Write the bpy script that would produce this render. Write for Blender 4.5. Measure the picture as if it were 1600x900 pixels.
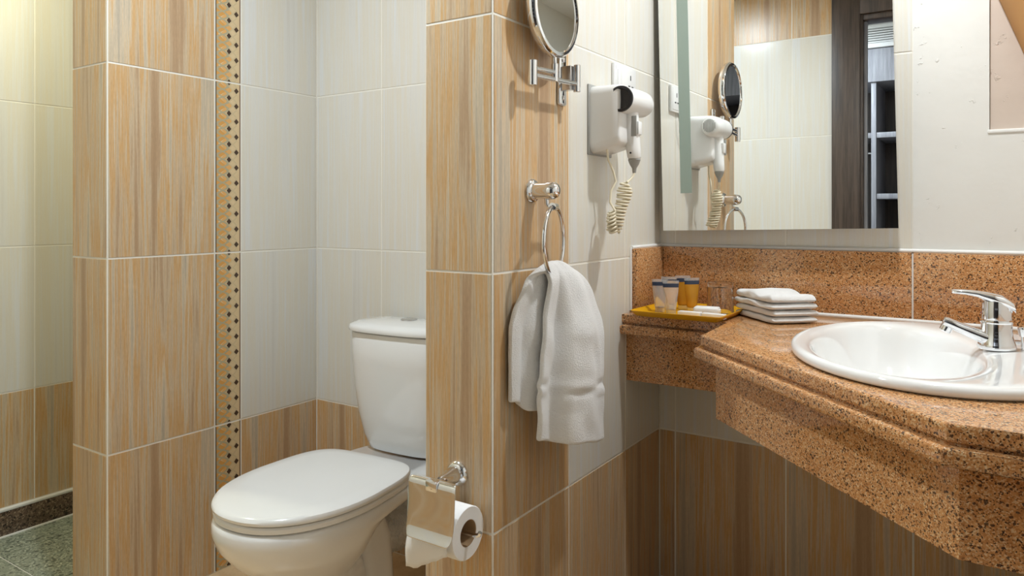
import bpy, bmesh, math, random
from mathutils import Vector, Matrix, noise
random.seed(7)
S = bpy.context.scene
C = S.collection
PI = math.pi
for o in list(bpy.data.objects):
    bpy.data.objects.remove(o)

# ------------------------------------------------------------------ camera, world, exposure
EYE = 1.144
cam = bpy.data.cameras.new('camera')
cam.sensor_width = 36.0
cam.lens = 1140 / 1600 * 36.0
cam.shift_y = -118 / 1600
cam.clip_start = 0.02
camo = bpy.data.objects.new('camera', cam)
C.objects.link(camo)
camo.location = (0, 0, EYE)
camo.rotation_euler = (PI / 2, 0, math.atan2(755, 1140))
S.camera = camo
w = bpy.data.worlds.new('world')
S.world = w
w.use_nodes = True
w.node_tree.nodes['Background'].inputs[0].default_value = (0.9, 0.95, 1, 1)
w.node_tree.nodes['Background'].inputs[1].default_value = 0.15
S.view_settings.view_transform = 'Standard'
S.view_settings.look = 'None'
S.view_settings.gamma = 1
S.view_settings.use_curve_mapping = False
S.view_settings.exposure = -0.01
CEIL = 2.40
# ceiling lamps: x, y, watts, colour, diameter (the fixtures are built further down, one for each)
LAMPS = [(-0.20, 1.70, 16, (0.92, 0.97, 1.0), .075), (-1.38, 0.82, 21, (0.80, 0.91, 1.0), .075), (-2.70, 0.98, 10, (0.97, 1.0, 0.74), .075)]
HALL_LAMPS = [(-1.15, -0.72, 30, (0.80, 0.90, 1.0), .075)]
for (lx, ly, p, col, dia) in LAMPS + HALL_LAMPS:
    l = bpy.data.lights.new('ceiling_light', 'AREA')
    l.shape = 'DISK'; l.size = dia; l.energy = p; l.color = col
    lo = bpy.data.objects.new('ceiling_light', l)
    C.objects.link(lo)
    lo.location = (lx, ly, CEIL - .012)

# ------------------------------------------------------------------ materials
def mat(name, col=(.8, .8, .8), rough=.5, metal=0.0, **kw):
    m = bpy.data.materials.new(name)
    m.use_nodes = True
    b = m.node_tree.nodes['Principled BSDF']
    b.inputs['Base Color'].default_value = (*col, 1)
    b.inputs['Roughness'].default_value = rough
    b.inputs['Metallic'].default_value = metal
    for k, v in kw.items():
        b.inputs[k.replace('_', ' ')].default_value = v
    return m

class NT:
    def __init__(s, m):
        s.t = m.node_tree; s.n = s.t.nodes; s.l = s.t.links; s.b = s.n['Principled BSDF']
    def new(s, typ, **kw):
        x = s.n.new(typ)
        for k, v in kw.items(): setattr(x, k, v)
        return x
    def plug(s, v, sock):
        if isinstance(v, (int, float, tuple)): sock.default_value = v
        else: s.l.new(v, sock)
    def math(s, op, a, b=0.0, c=0.0):
        x = s.new('ShaderNodeMath', operation=op)
        for i, v in enumerate((a, b, c)): s.plug(v, x.inputs[i])
        return x.outputs[0]
    def vmath(s, op, a, b=(0, 0, 0)):
        x = s.new('ShaderNodeVectorMath', operation=op)
        s.plug(a, x.inputs[0]); s.plug(b, x.inputs[1])
        return x.outputs[0]
    def noise(s, vec, scale, detail=2.0, rough=.5):
        x = s.new('ShaderNodeTexNoise')
        s.l.new(vec, x.inputs['Vector']); x.inputs['Scale'].default_value = scale
        x.inputs['Detail'].default_value = detail; x.inputs['Roughness'].default_value = rough
        return x.outputs['Fac']
    def ramp(s, fac, stops, interp='LINEAR'):
        x = s.new('ShaderNodeValToRGB'); x.color_ramp.interpolation = interp
        e = x.color_ramp.elements
        while len(e) < len(stops): e.new(.5)
        for el, (p, c) in zip(e, stops): el.position = p; el.color = (*c, 1)
        s.l.new(fac, x.inputs[0]); return x.outputs[0]
    def mix(s, fac, a, b, blend='MIX'):
        x = s.new('ShaderNodeMix', data_type='RGBA', blend_type=blend)
        s.plug(fac, x.inputs[0])
        for v, i in ((a, 6), (b, 7)):
            s.plug((*v, 1) if isinstance(v, tuple) and len(v) == 3 else v, x.inputs[i])
        return x.outputs[2]
    def bump(s, h, strength=.2, dist=.001):
        x = s.new('ShaderNodeBump'); x.inputs['Strength'].default_value = strength; x.inputs['Distance'].default_value = dist
        s.l.new(h, x.inputs['Height']); s.l.new(x.outputs[0], s.b.inputs['Normal'])
    def obj(s): return s.new('ShaderNodeTexCoord').outputs['Object']

def lin(r, g, b):
    f = lambda c: (c / 255 / 12.92) if c <= 10 else ((c / 255 + .055) / 1.055) ** 2.4
    return (f(r), f(g), f(b))

def striped(name, stops, fine, rough):
    m = mat(name, rough=rough); n = NT(m)
    o = n.obj()
    rnd = n.new('ShaderNodeObjectInfo').outputs['Random']
    off = n.math('MULTIPLY', n.math('FLOOR', n.math('MULTIPLY', rnd, 5.0)), 1.37)
    cb = n.new('ShaderNodeCombineXYZ'); n.plug(off, cb.inputs[0]); n.plug(off, cb.inputs[2])
    v0 = n.vmath('ADD', o, cb.outputs[0])
    a = n.noise(n.vmath('MULTIPLY', v0, (24, 24, .8)), 1, 3, .6)
    c = n.noise(n.vmath('MULTIPLY', v0, (150, 150, 3.0)), 1, 3, .6)
    d = n.noise(n.vmath('MULTIPLY', v0, (7, 7, .5)), 1, 1)
    f = n.math('ADD', n.math('MULTIPLY', a, .65), n.math('ADD', n.math('MULTIPLY', c, .25), n.math('MULTIPLY', d, .22)))
    col = n.ramp(f, stops)
    g = n.ramp(n.noise(n.vmath('MULTIPLY', v0, (500, 500, 60)), 1, 2), [(.3, (1 - fine,) * 3), (.7, (1, 1, 1))])
    n.l.new(n.mix(1.0, col, g, 'MULTIPLY'), n.b.inputs['Base Color'])
    n.bump(n.noise(n.vmath('MULTIPLY', v0, (3, 3, 3)), 1, 1), .15, .004)
    return m

M = {}
M['tile_brown'] = striped('striped_tan_ceramic', [(.40, lin(180, 148, 114)), (.475, lin(190, 158, 124)), (.525, lin(208, 186, 156)), (.57, lin(211, 166, 110)), (.615, lin(215, 195, 166)), (.68, lin(188, 174, 154))], .14, .32)
M['tile_white'] = striped('striped_white_ceramic', [(.36, lin(216, 212, 204)), (.5, lin(224, 222, 216)), (.58, lin(224, 218, 204)), (.66, lin(224, 224, 222))], .03, .22)
M['grout'] = mat('white_grout', lin(236, 232, 222), .9)
M['porcelain'] = mat('white_porcelain', (.84, .835, .82), .08, Coat_Weight=.5, Coat_Roughness=.03)
M['seat_plastic'] = mat('white_seat_plastic', (.85, .845, .83), .16)
M['chrome'] = mat('polished_chrome', (.82, .83, .85), .06, 1)
M['brushed'] = mat('satin_chrome', (.62, .63, .65), .22, 1)
M['mirror'] = mat('silvered_mirror_glass', (.93, .95, .94), .0, 1)
M['frost'] = mat('frosted_mirror_band', lin(150, 166, 156), .55)
M['mirror_back'] = mat('grey_mirror_casing', (.5, .5, .48), .5)
M['plastic'] = mat('white_appliance_plastic', (.83, .83, .82), .25)
M['cream_plastic'] = mat('cream_cord_plastic', lin(232, 222, 196), .4)
M['grey_plastic'] = mat('grey_rubber_relief', lin(160, 160, 156), .5)
M['black'] = mat('black_plastic', (.015, .015, .018), .4)
M['caulk'] = mat('white_silicone', (.8, .79, .77), .5)
M['paint'] = mat('ceiling_paint', (.82, .82, .8), .8)
M['shade'] = mat('amber_lamp_shade', lin(214, 168, 108), .7, Transmission_Weight=.35)
M['tray'] = mat('yellow_tray_lacquer', lin(226, 166, 20), .25)
M['navy'] = mat('navy_print', lin(44, 54, 76), .4)
M['clear_tube'] = mat('clear_tube_plastic', (.93, .94, .94), .12, Transmission_Weight=.75, IOR=1.3)
M['amber_tube'] = mat('amber_tube_plastic', lin(236, 178, 60), .15, Transmission_Weight=.55, IOR=1.3)
M['glass'] = mat('clear_glass', (1, 1, 1), .0, Transmission_Weight=1.0, IOR=1.45)
M['box_white'] = mat('white_card', (.82, .81, .8), .5)
M['paper'] = mat('toilet_tissue', (.86, .85, .84), .9)
M['carton'] = mat('cardboard_core', lin(170, 140, 105), .9)
M['wood_hanger'] = mat('hanger_wood', lin(120, 70, 40), .4)
M['red'] = mat('red_dot', (.6, .02, .02), .4)
M['blue'] = mat('blue_dot', (.02, .06, .5), .4)
e = mat('lamp_lens', (1, 1, 1), .4); eb = e.node_tree.nodes['Principled BSDF']
eb.inputs['Emission Color'].default_value = (1, .95, .86, 1); eb.inputs['Emission Strength'].default_value = 6
M['lens'] = e

def granite(name, base, mid, dark, pale, scale=300, rough=.07):
    m = mat(name, rough=rough); n = NT(m); o = n.obj()
    def cells(sc):
        v = n.new('ShaderNodeTexVoronoi'); v.inputs['Scale'].default_value = sc
        n.l.new(o, v.inputs['Vector'])
        sp = n.new('ShaderNodeSeparateColor'); n.l.new(v.outputs['Color'], sp.inputs[0]); return sp.outputs[0]
    a = cells(scale)
    col = n.ramp(a, [(0, dark), (.13, mid), (.42, base), (.74, mid), (.8, pale)], 'CONSTANT')
    big = n.noise(o, scale * .25, 3, .6)
    col = n.mix(n.ramp(big, [(.4, (0, 0, 0)), (.62, (.55,) * 3)]), col, mid)
    b = cells(scale * .55)
    col = n.mix(n.ramp(b, [(0, (.85,) * 3), (.07, (0, 0, 0))], 'CONSTANT'), col, dark)
    n.l.new(col, n.b.inputs['Base Color'])
    return m
M['granite'] = granite('red_brown_granite', lin(214, 160, 106), lin(188, 130, 80), lin(64, 46, 38), lin(226, 194, 152), 520)
M['granite_dark'] = granite('dark_skirting_granite', lin(120, 100, 84), lin(96, 78, 66), lin(38, 32, 30), lin(160, 140, 118), 200, .3)
M['granite_green'] = granite('green_grey_floor_granite', lin(158, 164, 146), lin(140, 148, 132), lin(92, 100, 90), lin(188, 194, 176), 170, .35)
M['floor_tile'] = striped('beige_floor_ceramic', [(.4, lin(206, 172, 128)), (.6, lin(222, 192, 150))], .05, .3)

def wood(name, a, b):
    m = mat(name, rough=.45); n = NT(m); o = n.obj()
    f = n.noise(n.vmath('MULTIPLY', o, (60, 60, 3)), 1, 5, .7)
    n.l.new(n.ramp(f, [(.35, a), (.65, b)]), n.b.inputs['Base Color']); return m
M['dark_wood'] = wood('dark_grey_brown_wood', lin(58, 48, 42), lin(92, 78, 68))
M['grey_wood'] = wood('pale_grey_wood', lin(128, 128, 134), lin(165, 165, 170))
M['inner_wood'] = wood('wardrobe_inner_wood', lin(44, 36, 33), lin(66, 54, 48))

def plaster(name='rough_white_plaster', col=lin(226, 225, 220)):
    m = mat(name, col, .6); n = NT(m); o = n.obj()
    big = n.noise(o, 5, 4, .6)
    v = n.new('ShaderNodeTexVoronoi', feature='DISTANCE_TO_EDGE'); v.inputs['Scale'].default_value = 22
    n.l.new(n.vmath('ADD', o, n.vmath('MULTIPLY', n.new('ShaderNodeTexNoise').outputs['Color'], (.3, .3, .3))), v.inputs['Vector'])
    sc = n.noise(n.vmath('MULTIPLY', o, (1, 1, 1)), 26, 5, .75)
    pit = n.ramp(sc, [(.64, (0, 0, 0)), (.70, (1, 1, 1))])
    h = n.math('ADD', n.math('MULTIPLY', big, 1.2), n.math('MULTIPLY', pit, .45))
    n.bump(h, .6, .006)
    return m
M['plaster'] = plaster()
M['plaster_niche_glow'] = plaster('niche_glow_plaster', lin(206, 190, 177))  # pinker, darker plaster: warm lamp glow and niche shade put into the colour

def terry():
    m = mat('white_terry_cotton', (.93, .925, .92), .95); n = NT(m); o = n.obj()
    n.b.inputs['Sheen Weight'].default_value = .3
    n.bump(n.noise(o, 280, 3, .8), .9, .004)
    return m
M['terry'] = terry()

def listello():
    m = mat('mosaic_print_border', rough=.3); n = NT(m); o = n.obj()
    sp = n.new('ShaderNodeSeparateXYZ'); n.l.new(o, sp.inputs[0])
    u = n.math('ADD', n.math('DIVIDE', sp.outputs[0], .094), .5)
    p = .05
    v = n.math('DIVIDE', n.math('ADD', sp.outputs[2], 1.0), p)
    def tri(x): return n.math('ABSOLUTE', n.math('SUBTRACT', n.math('FRACT', x), .5))     # 0..0.5
    base = n.mix(n.noise(n.vmath('MULTIPLY', o, (40, 40, 40)), 1, 3), lin(208, 184, 142), lin(224, 200, 160))
    # orange fields on the left half
    w1 = n.math('SUBTRACT', u, n.math('MULTIPLY', tri(v), .8))
    col = n.mix(n.math('LESS_THAN', w1, .10), base, lin(214, 158, 84))
    w1b = n.math('SUBTRACT', u, n.math('SUBTRACT', .62, n.math('MULTIPLY', tri(n.math('ADD', v, .5)), .5)))
    col = n.mix(n.math('LESS_THAN', n.math('ABSOLUTE', n.math('SUBTRACT', w1b, -.08)), .10), col, lin(222, 170, 104))
    # woven ribbons
    for ph in (0, .5):
        sn = n.math('SINE', n.math('MULTIPLY', n.math('ADD', v, ph), PI * 2))
        d = n.math('ABSOLUTE', n.math('SUBTRACT', n.math('SUBTRACT', u, .28), n.math('MULTIPLY', sn, .22)))
        col = n.mix(n.math('LESS_THAN', d, .065), col, lin(178, 168, 138))
    for ph in (0.25, .75):
        d = n.math('ABSOLUTE', n.math('SUBTRACT', n.math('SUBTRACT', u, .68), n.math('SUBTRACT', n.math('MULTIPLY', tri(n.math('ADD', v, ph)), .6), .15)))
        col = n.mix(n.math('LESS_THAN', d, .03), col, lin(204, 184, 146))
    # dark diamonds in two columns
    for uc, ph in ((.53, 0), (.82, .5)):
        d = n.math('ADD', n.math('MULTIPLY', n.math('ABSOLUTE', n.math('SUBTRACT', u, uc)), 10.5), n.math('MULTIPLY', tri(n.math('ADD', v, ph)), 5.2))
        col = n.mix(n.math('LESS_THAN', d, 1.0), col, lin(70, 50, 36))
    col = n.mix(n.math('GREATER_THAN', u, .945), col, lin(112, 78, 54))
    col = n.mix(n.math('LESS_THAN', u, .045), col, lin(88, 70, 54))
    n.l.new(col, n.b.inputs['Base Color'])
    return m
M['listello'] = listello()

def crumpled():
    m = mat('crumpled_grey_foil', (.72, .72, .71), .35, .15); n = NT(m); o = n.obj()
    n.bump(n.noise(o, 60, 3, .7), 1, .01); return m
M['foil'] = crumpled()

# ------------------------------------------------------------------ helpers
def link(name, me, m, parent=None, smooth=None, loc=(0, 0, 0), rot=(0, 0, 0)):
    o = bpy.data.objects.new(name, me)
    C.objects.link(o)
    if m is not None and not me.materials: me.materials.append(M[m])
    if smooth is not None:
        for p in me.polygons: p.use_smooth = True
        me.set_sharp_from_angle(angle=math.radians(smooth))
    o.location = loc; o.rotation_euler = rot
    if parent is not None: o.parent = parent
    return o
def bm_obj(name, bm, m, parent=None, smooth=None, **k):
    bmesh.ops.recalc_face_normals(bm, faces=bm.faces)
    me = bpy.data.meshes.new(name); bm.to_mesh(me); bm.free()
    return link(name, me, m, parent, smooth, **k)
def box(bm, a, b, bev=0, seg=2, mtx=None):
    r = bmesh.ops.create_cube(bm, size=1)
    vs = r['verts']
    for v in vs:
        v.co = Vector([(a[i] + b[i]) / 2 + v.co[i] * (b[i] - a[i]) for i in range(3)])
    if bev:
        es = {e for v in vs for e in v.link_edges}
        rr = bmesh.ops.bevel(bm, geom=list(es), offset=bev, segments=seg, affect='EDGES', profile=.5)
        vs = list({v for f in rr['faces'] for v in f.verts} | {v for v in vs if v.is_valid})
    if mtx is not None:
        bmesh.ops.transform(bm, matrix=mtx, verts=[v for v in vs if v.is_valid])
    return vs
def boxo(name, a, b, m, parent=None, bev=0, seg=2, smooth=None, **k):
    bm = bmesh.new(); box(bm, a, b, bev, seg)
    return bm_obj(name, bm, m, parent, smooth if smooth else (40 if bev else None), **k)
def loft(bm, rings, cap0=True, cap1=True, closed=True):
    R = [[bm.verts.new(p) for p in r] for r in rings]
    n = len(R[0])
    for a, b in zip(R, R[1:]):
        for i in range(n if closed else n - 1):
            bm.faces.new((a[i], a[(i + 1) % n], b[(i + 1) % n], b[i]))
    if cap0: bm.faces.new(R[0][::-1])
    if cap1: bm.faces.new(R[-1])
    return R
def lathe(bm, prof, seg=32, mtx=None, cap0=True, cap1=True):
    mtx = mtx or Matrix()
    rings = [[mtx @ Vector((max(r, 1e-5) * math.cos(2 * PI * i / seg), max(r, 1e-5) * math.sin(2 * PI * i / seg), z)) for i in range(seg)] for r, z in prof]
    loft(bm, rings, cap0, cap1)
def aim(p, d):      # local z axis along d, at p
    return Matrix.Translation(Vector(p)) @ Vector(d).normalized().to_track_quat('Z', 'Y').to_matrix().to_4x4()
def tube(bm, pts, r, seg=10, closed=False, rfun=None):
    pts = [Vector(p) for p in pts]; n = len(pts); rings = []
    up = None
    for i, p in enumerate(pts):
        t = (pts[(i + 1) % n] - pts[i - 1]) if closed else (pts[min(i + 1, n - 1)] - pts[max(i - 1, 0)])
        t.normalize()
        if up is None: up = t.orthogonal().normalized()
        up = (up - t * up.dot(t)).normalized(); s = t.cross(up)
        rr = rfun(i / (n - 1)) if rfun else r
        rings.append([p + up * math.cos(2 * PI * k / seg) * rr + s * math.sin(2 * PI * k / seg) * rr for k in range(seg)])
    if closed: rings.append(rings[0]); 
    if closed:
        R = [[bm.verts.new(p) for p in r] for r in rings[:-1]]
        for a in range(n):
            A, B = R[a], R[(a + 1) % n]
            for i in range(seg): bm.faces.new((A[i], A[(i + 1) % seg], B[(i + 1) % seg], B[i]))
    else: loft(bm, rings)
def tubeo(name, pts, r, m, parent=None, seg=10, **k):
    bm = bmesh.new(); tube(bm, pts, r, seg, **k); return bm_obj(name, bm, m, parent, 50)
def latheo(name, prof, m, parent=None, seg=32, mtx=None, smooth=40, **k):
    bm = bmesh.new(); lathe(bm, prof, seg, mtx, **k); return bm_obj(name, bm, m, parent, smooth)
def prism(bm, poly, z0, z1):
    a = [bm.verts.new((x, y, z0)) for x, y in poly]; b = [bm.verts.new((x, y, z1)) for x, y in poly]
    n = len(poly)
    for i in range(n): bm.faces.new((a[i], a[(i + 1) % n], b[(i + 1) % n], b[i]))
    bm.faces.new(a[::-1]); bm.faces.new(b)
def tag(o, label, cat, group=None):
    o['label'] = label; o['category'] = cat
    if group: o['group'] = group
    return o
def thing(name, label, cat, loc=(0, 0, 0), rz=0, group=None):
    o = bpy.data.objects.new(name, None); C.objects.link(o)
    o.empty_display_size = .05
    o.location = loc; o.rotation_euler = (0, 0, rz)
    return tag(o, label, cat, group)
def struct(o, label, cat=None):
    o['kind'] = 'structure'; o['label'] = label
    if cat: o['category'] = cat
    return o
def arc(c, r, a0, a1, n, ax=(1, 0, 0), ay=(0, 0, 1)):
    c, ax, ay = Vector(c), Vector(ax), Vector(ay)
    return [c + ax * r * math.cos(a0 + (a1 - a0) * i / n) + ay * r * math.sin(a0 + (a1 - a0) * i / n) for i in range(n + 1)]

# ------------------------------------------------------------------ room shell
T = .55; TW = .33; G = .0027; PR = .0012      # tile height / width, half joint, how far tiles stand proud
XS, XP0, XP1, XQ0, XQ1, XR = -3.105, -2.258, -2.066, -1.068, -.882, .46
YP, YQ, YB, YV, YF = 1.0725, 1.259, 1.828, 2.1725, -.05
ROWS = [0, EYE - 1.235 * T, EYE - .235 * T, EYE + .765 * T, EYE + 1.765 * T, CEIL]

tile_cache = {}
def tile(parent, face, plane, u0, u1, z0, z1, m):
    wd, ht = round(u1 - u0 - 2 * G, 4), round(z1 - z0 - 2 * G, 4)
    if wd < .008 or ht < .008: return
    key = (wd, ht, m)
    if key not in tile_cache:
        bm = bmesh.new(); box(bm, (-wd / 2, 0, -ht / 2), (wd / 2, .009, ht / 2))
        es = [e for e in bm.edges if all(v.co.y < .001 for v in e.verts)]
        bmesh.ops.bevel(bm, geom=es, offset=.0005, segments=1, affect='EDGES')
        bmesh.ops.recalc_face_normals(bm, faces=bm.faces)
        me = bpy.data.meshes.new('tile'); bm.to_mesh(me); bm.free(); me.materials.append(M[m]); tile_cache[key] = me
    o = bpy.data.objects.new('tile' if m != 'listello' else 'border_tile', tile_cache[key]); C.objects.link(o)
    uc, zc = (u0 + u1) / 2, (z0 + z1) / 2
    o.location, o.rotation_euler = {'-Y': ((uc, plane, zc), (0, 0, 0)), '+Y': ((uc, plane, zc), (0, 0, PI)),
                                    '+X': ((plane, uc, zc), (0, 0, PI / 2)), '-X': ((plane, uc, zc), (0, 0, -PI / 2))}[face]
    o.parent = parent
def tiles(parent, face, plane, cols, rows, pick):
    for i, (a, b) in enumerate(zip(cols, cols[1:])):
        for j, (c, d) in enumerate(zip(rows, rows[1:])):
            m = pick(i, j)
            if m: tile(parent, face, plane, a, b, c, d, m)
band = lambda i, j: 'tile_brown' if j in (0, 4) else 'tile_white'
brown = lambda i, j: 'tile_brown'
def steps(a, b, st):
    r = [a]
    while (b - r[-1]) * (1 if st > 0 else -1) > abs(st) + .004: r.append(r[-1] + st)
    r.append(b)
    return sorted(r)

# floor
fl = struct(boxo('floor', (XP0 + .1, YF - .12, -.05), (XR + .15, YV + .15, -.002), 'grout'), 'beige tiled bathroom floor')
fx = steps(XP0 + .1, XR, .33); fy = steps(YF, YV, .33)
ft = {}
for a, b in zip(fx, fx[1:]):
    for c, d in zip(fy, fy[1:]):
        key = (round(b - a, 4), round(d - c, 4))
        if key not in ft:
            bm = bmesh.new(); box(bm, (-(b - a) / 2 + G, -(d - c) / 2 + G, -.008), ((b - a) / 2 - G, (d - c) / 2 - G, 0))
            me = bpy.data.meshes.new('floor_tile'); bm.to_mesh(me); bm.free(); me.materials.append(M['floor_tile']); ft[key] = me
        o = bpy.data.objects.new('floor_tile', ft[key]); C.objects.link(o); o.location = ((a + b) / 2, (c + d) / 2, 0); o.parent = fl
sf = struct(boxo('floor_shower', (XS - .15, YF - .12, -.13), (XP0 + .1, YV, -.074), 'grout'), 'green grey granite floor of the shower')
sx = [XS + .015, -2.93, -2.59, XP0 + .1]; sy = steps(YF, YB, .6)
for a, b in zip(sx, sx[1:]):
    for c, d in zip(sy, sy[1:]):
        boxo('floor_slab', (a + G, c + G, -.085), (b - G, d - G, -.071), 'granite_green', sf)
struct(boxo('ceiling', (XS - .15, -1.75, CEIL), (XR + .15, YV + .15, CEIL + .08), 'paint'), 'white painted ceiling')

# shower wall on the far left
wl = struct(boxo('wall_left', (XS - .15, YF - .12, -.13), (XS - PR, YV + .15, CEIL), 'grout'), 'tiled shower wall at the far left')
c0 = 1.336
tiles(wl, '+X', XS, sorted(steps(c0, YF, -TW)[:-1] + steps(c0, YB, TW)), [.034] + ROWS[1:], band)
bb = struct(boxo('baseboard_left', (XS - .01, YF, -.072), (XS + .012, YB, .022), 'granite_dark', bev=.002), 'dark speckled granite skirting along the shower wall')
boxo('silicone_bead', (XS - .005, YF, .022), (XS + .014, YB, .034), 'caulk', bb, bev=.004)
boxo('silicone_bead', (XS + .004, YF, -.074), (XS + .02, YB, -.066), 'caulk', bb, bev=.003)

# partition between shower and toilet
wp = struct(boxo('wall_partition_shower', (XP0 + PR, YP + PR, -.13), (XP1 - PR, YB + .1, CEIL), 'grout'), 'tan striped tile partition between shower and toilet')
tiles(wp, '-Y', YP, [XP0, XP1 - .002], ROWS, brown)
y1 = YP + .615 * T; y2 = y1 + .097
tiles(wp, '+X', XP1, [YP + .002, y1, y2, YB], ROWS, lambda i, j: ('tile_brown', 'listello', band(i, j))[i])
tiles(wp, '-X', XP0, [YP, YP + TW, YP + 2 * TW, YB], ROWS, lambda i, j: band(i, j) if i else 'tile_brown')

# back wall of the toilet niche and the shower
wb = struct(boxo('wall_back', (XS - .15, YB + PR, -.13), (XQ0 + PR, YV + .15, CEIL), 'grout'), 'white tiled back wall behind the toilet')
tiles(wb, '-Y', YB, [XP1, -1.745, -1.415, XQ0], ROWS, band)
tiles(wb, '-Y', YB, [XS, XS + TW, XS + 2 * TW, XP0], ROWS, band)

# partition between toilet and vanity
wq = struct(boxo('wall_partition_vanity', (XQ0 + PR, YQ + PR, 0), (XQ1 - PR, YV + .15, CEIL), 'grout'), 'striped tile partition carrying towel ring and hair dryer')
tiles(wq, '-Y', YQ, [XQ0, XQ1 - .002], ROWS, brown)
tiles(wq, '+X', XQ1, [YQ + .002, YQ + TW, YQ + 2 * TW, YV], ROWS, lambda i, j: band(i, j) if i else 'tile_brown')
tiles(wq, '-X', XQ0, [YQ, YQ + TW, YB], ROWS, lambda i, j: band(i, j) if i else 'tile_brown')

# vanity wall: tiles on the left, rough plaster with a niche on the right
XT = -.179
wv = struct(boxo('wall_vanity', (XQ1 - PR, YV + PR, 0), (XT, YV + .15, CEIL), 'grout'), 'tiled wall behind mirror and washbasin counter')
tiles(wv, '-Y', YV, [XQ1, XQ1 + .0523, XQ1 + .0523 + TW, XT], ROWS, band)
tiles(wv, '-Y', YV - .002, steps(XT, XR, TW), [0, ROWS[1], .798], lambda i, j: ('tile_brown', 'tile_white')[j])
NX0, NX1, NZ0, NZ1 = -.012, .36, 1.347, 2.0
bm = bmesh.new()
box(bm, (XT, YV - .001, 0), (NX0, YV + .15, CEIL)); box(bm, (NX0, YV - .001, 0), (XR + .15, YV + .15, NZ0))
box(bm, (NX0, YV - .001, NZ1), (XR + .15, YV + .15, CEIL)); box(bm, (NX1, YV - .001, NZ0), (XR + .15, YV + .15, NZ1))
box(bm, (NX0, YV + .009, NZ0), (NX1, YV + .15, NZ1))
struct(bm_obj('wall_plaster', bm, 'plaster'), 'rough white plastered wall right of the mirror')
boxo('niche_render', (NX0 + .001, YV + .006, NZ0), (NX1, YV + .010, NZ1), 'plaster_niche_glow', bpy.data.objects['wall_plaster'])  # niche back, tinted with the glow and shade of the recess
boxo('niche_sill', (NX0 - .004, YV - .004, NZ0 - .006), (NX1, YV + .006, NZ0 + .003), 'paint', bpy.data.objects['wall_plaster'], bev=.002)

# right wall and the wall with the door behind the camera
wr = struct(boxo('wall_right', (XR, YF - .12, 0), (XR + .15, YV + .15, CEIL), 'plaster'), 'white plastered wall right of the counter')
DX0, DX1, DH = -.60, .30, 2.20
bm = bmesh.new()
box(bm, (XS - .15, YF - .12, -.13), (DX0 - .02, YF - PR, CEIL)); box(bm, (DX1 + .02, YF - .12, 0), (XR, YF - PR, CEIL)); box(bm, (DX0 - .02, YF - .12, DH + .02), (DX1 + .02, YF - PR, CEIL))
wf = struct(bm_obj('wall_front', bm, 'grout'), 'tiled wall with the doorway')
fc = [DX0 - .02 - k * TW for k in range(8)][::-1]
fc = [XS] + [c for c in fc if c > XS + .01]
tiles(wf, '+Y', YF, fc, ROWS, band)
tiles(wf, '+Y', YF, [DX1 + .02, XR], ROWS, band)
tiles(wf, '+Y', YF, [DX0 - .02, DX0 + .31, DX1 + .02], [DH + .02, CEIL], brown)
d = struct(boxo('door_1', (DX0 - .14, YF - .005, 0), (DX0, YF + .018, DH + .14), 'dark_wood', bev=.002), 'dark grey-brown wooden door frame')
boxo('jamb', (DX0 - .02, YF - .125, 0), (DX0 + .012, YF - .001, DH), 'dark_wood', d, bev=.002)
boxo('jamb', (DX1 - .012, YF - .125, 0), (DX1 + .02, YF - .001, DH), 'dark_wood', d, bev=.002)
boxo('head_casing', (DX0, YF - .005, DH), (DX1 + .10, YF + .018, DH + .14), 'dark_wood', d, bev=.002)
boxo('head_jamb', (DX0 + .012, YF - .125, DH - .03), (DX1 - .012, YF - .001, DH), 'dark_wood', d, bev=.002)
boxo('side_casing', (DX1, YF - .005, 0), (DX1 + .10, YF + .018, DH), 'dark_wood', d, bev=.002)
boxo('door_stop', (DX0 + .012, YF - .085, 0), (DX0 + .026, YF - .045, DH - .03), 'grey_wood', d, bev=.002)
# hall behind the door
struct(boxo('floor_hall', (-2.2, -1.85, -.05), (1.2, YF - .12, -.001), 'dark_wood'), 'dark floor of the hall')
struct(boxo('wall_hall_back', (-2.2, -1.85, 0), (1.2, -1.75, CEIL), 'paint'), 'hall wall behind the wardrobe')
struct(boxo('wall_hall_left', (-2.2, -1.75, 0), (-2.1, YF - .12, CEIL), 'paint'), 'left hall wall')
struct(boxo('wall_hall_right', (1.1, -1.75, 0), (1.2, YF - .12, CEIL), 'paint'), 'right hall wall')

# ------------------------------------------------------------------ vanity counter
ZC = .858
CP = [(XQ1, YV), (XQ1, 1.895), (-.575, 1.895), (-.575, 1.668), (-.055, 1.150), (.185, 1.150), (.185, .75), (XR, .75), (XR, YV)]
def offset(poly, dist):      # move the edges that face the room outwards by dist (first, last and wall edges stay)
    n = len(poly); out = []
    free = [False, True, True, True, True, True, True, False, False]
    ln = []
    for i in range(n):
        a, b = Vector(poly[i]), Vector(poly[(i + 1) % n]); t = (b - a).normalized(); nn = Vector((t.y, -t.x))
        dd = dist if free[i] else 0
        ln.append((a + nn * dd, t))
    for i in range(n):
        p, t = ln[i - 1]; q, s = ln[i]
        den = t.x * s.y - t.y * s.x
        k = ((q.x - p.x) * s.y - (q.y - p.y) * s.x) / den
        out.append((p.x + t.x * k, p.y + t.y * k))
    return out
sgn = 1
if offset(CP, .01)[1][1] > CP[1][1]: sgn = -1
bx, by, ba, bb_, bph = -.100, 1.664, .366, .266, math.radians(-81.5)
def basin_pt(fa, fb, t, z, sx=0.0):
    A = ba * fa * math.cos(t); B = bb_ * fb * math.sin(t) + sx
    return Vector((bx + A * math.cos(bph) - B * math.sin(bph), by + A * math.sin(bph) + B * math.cos(bph), z))
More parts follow.
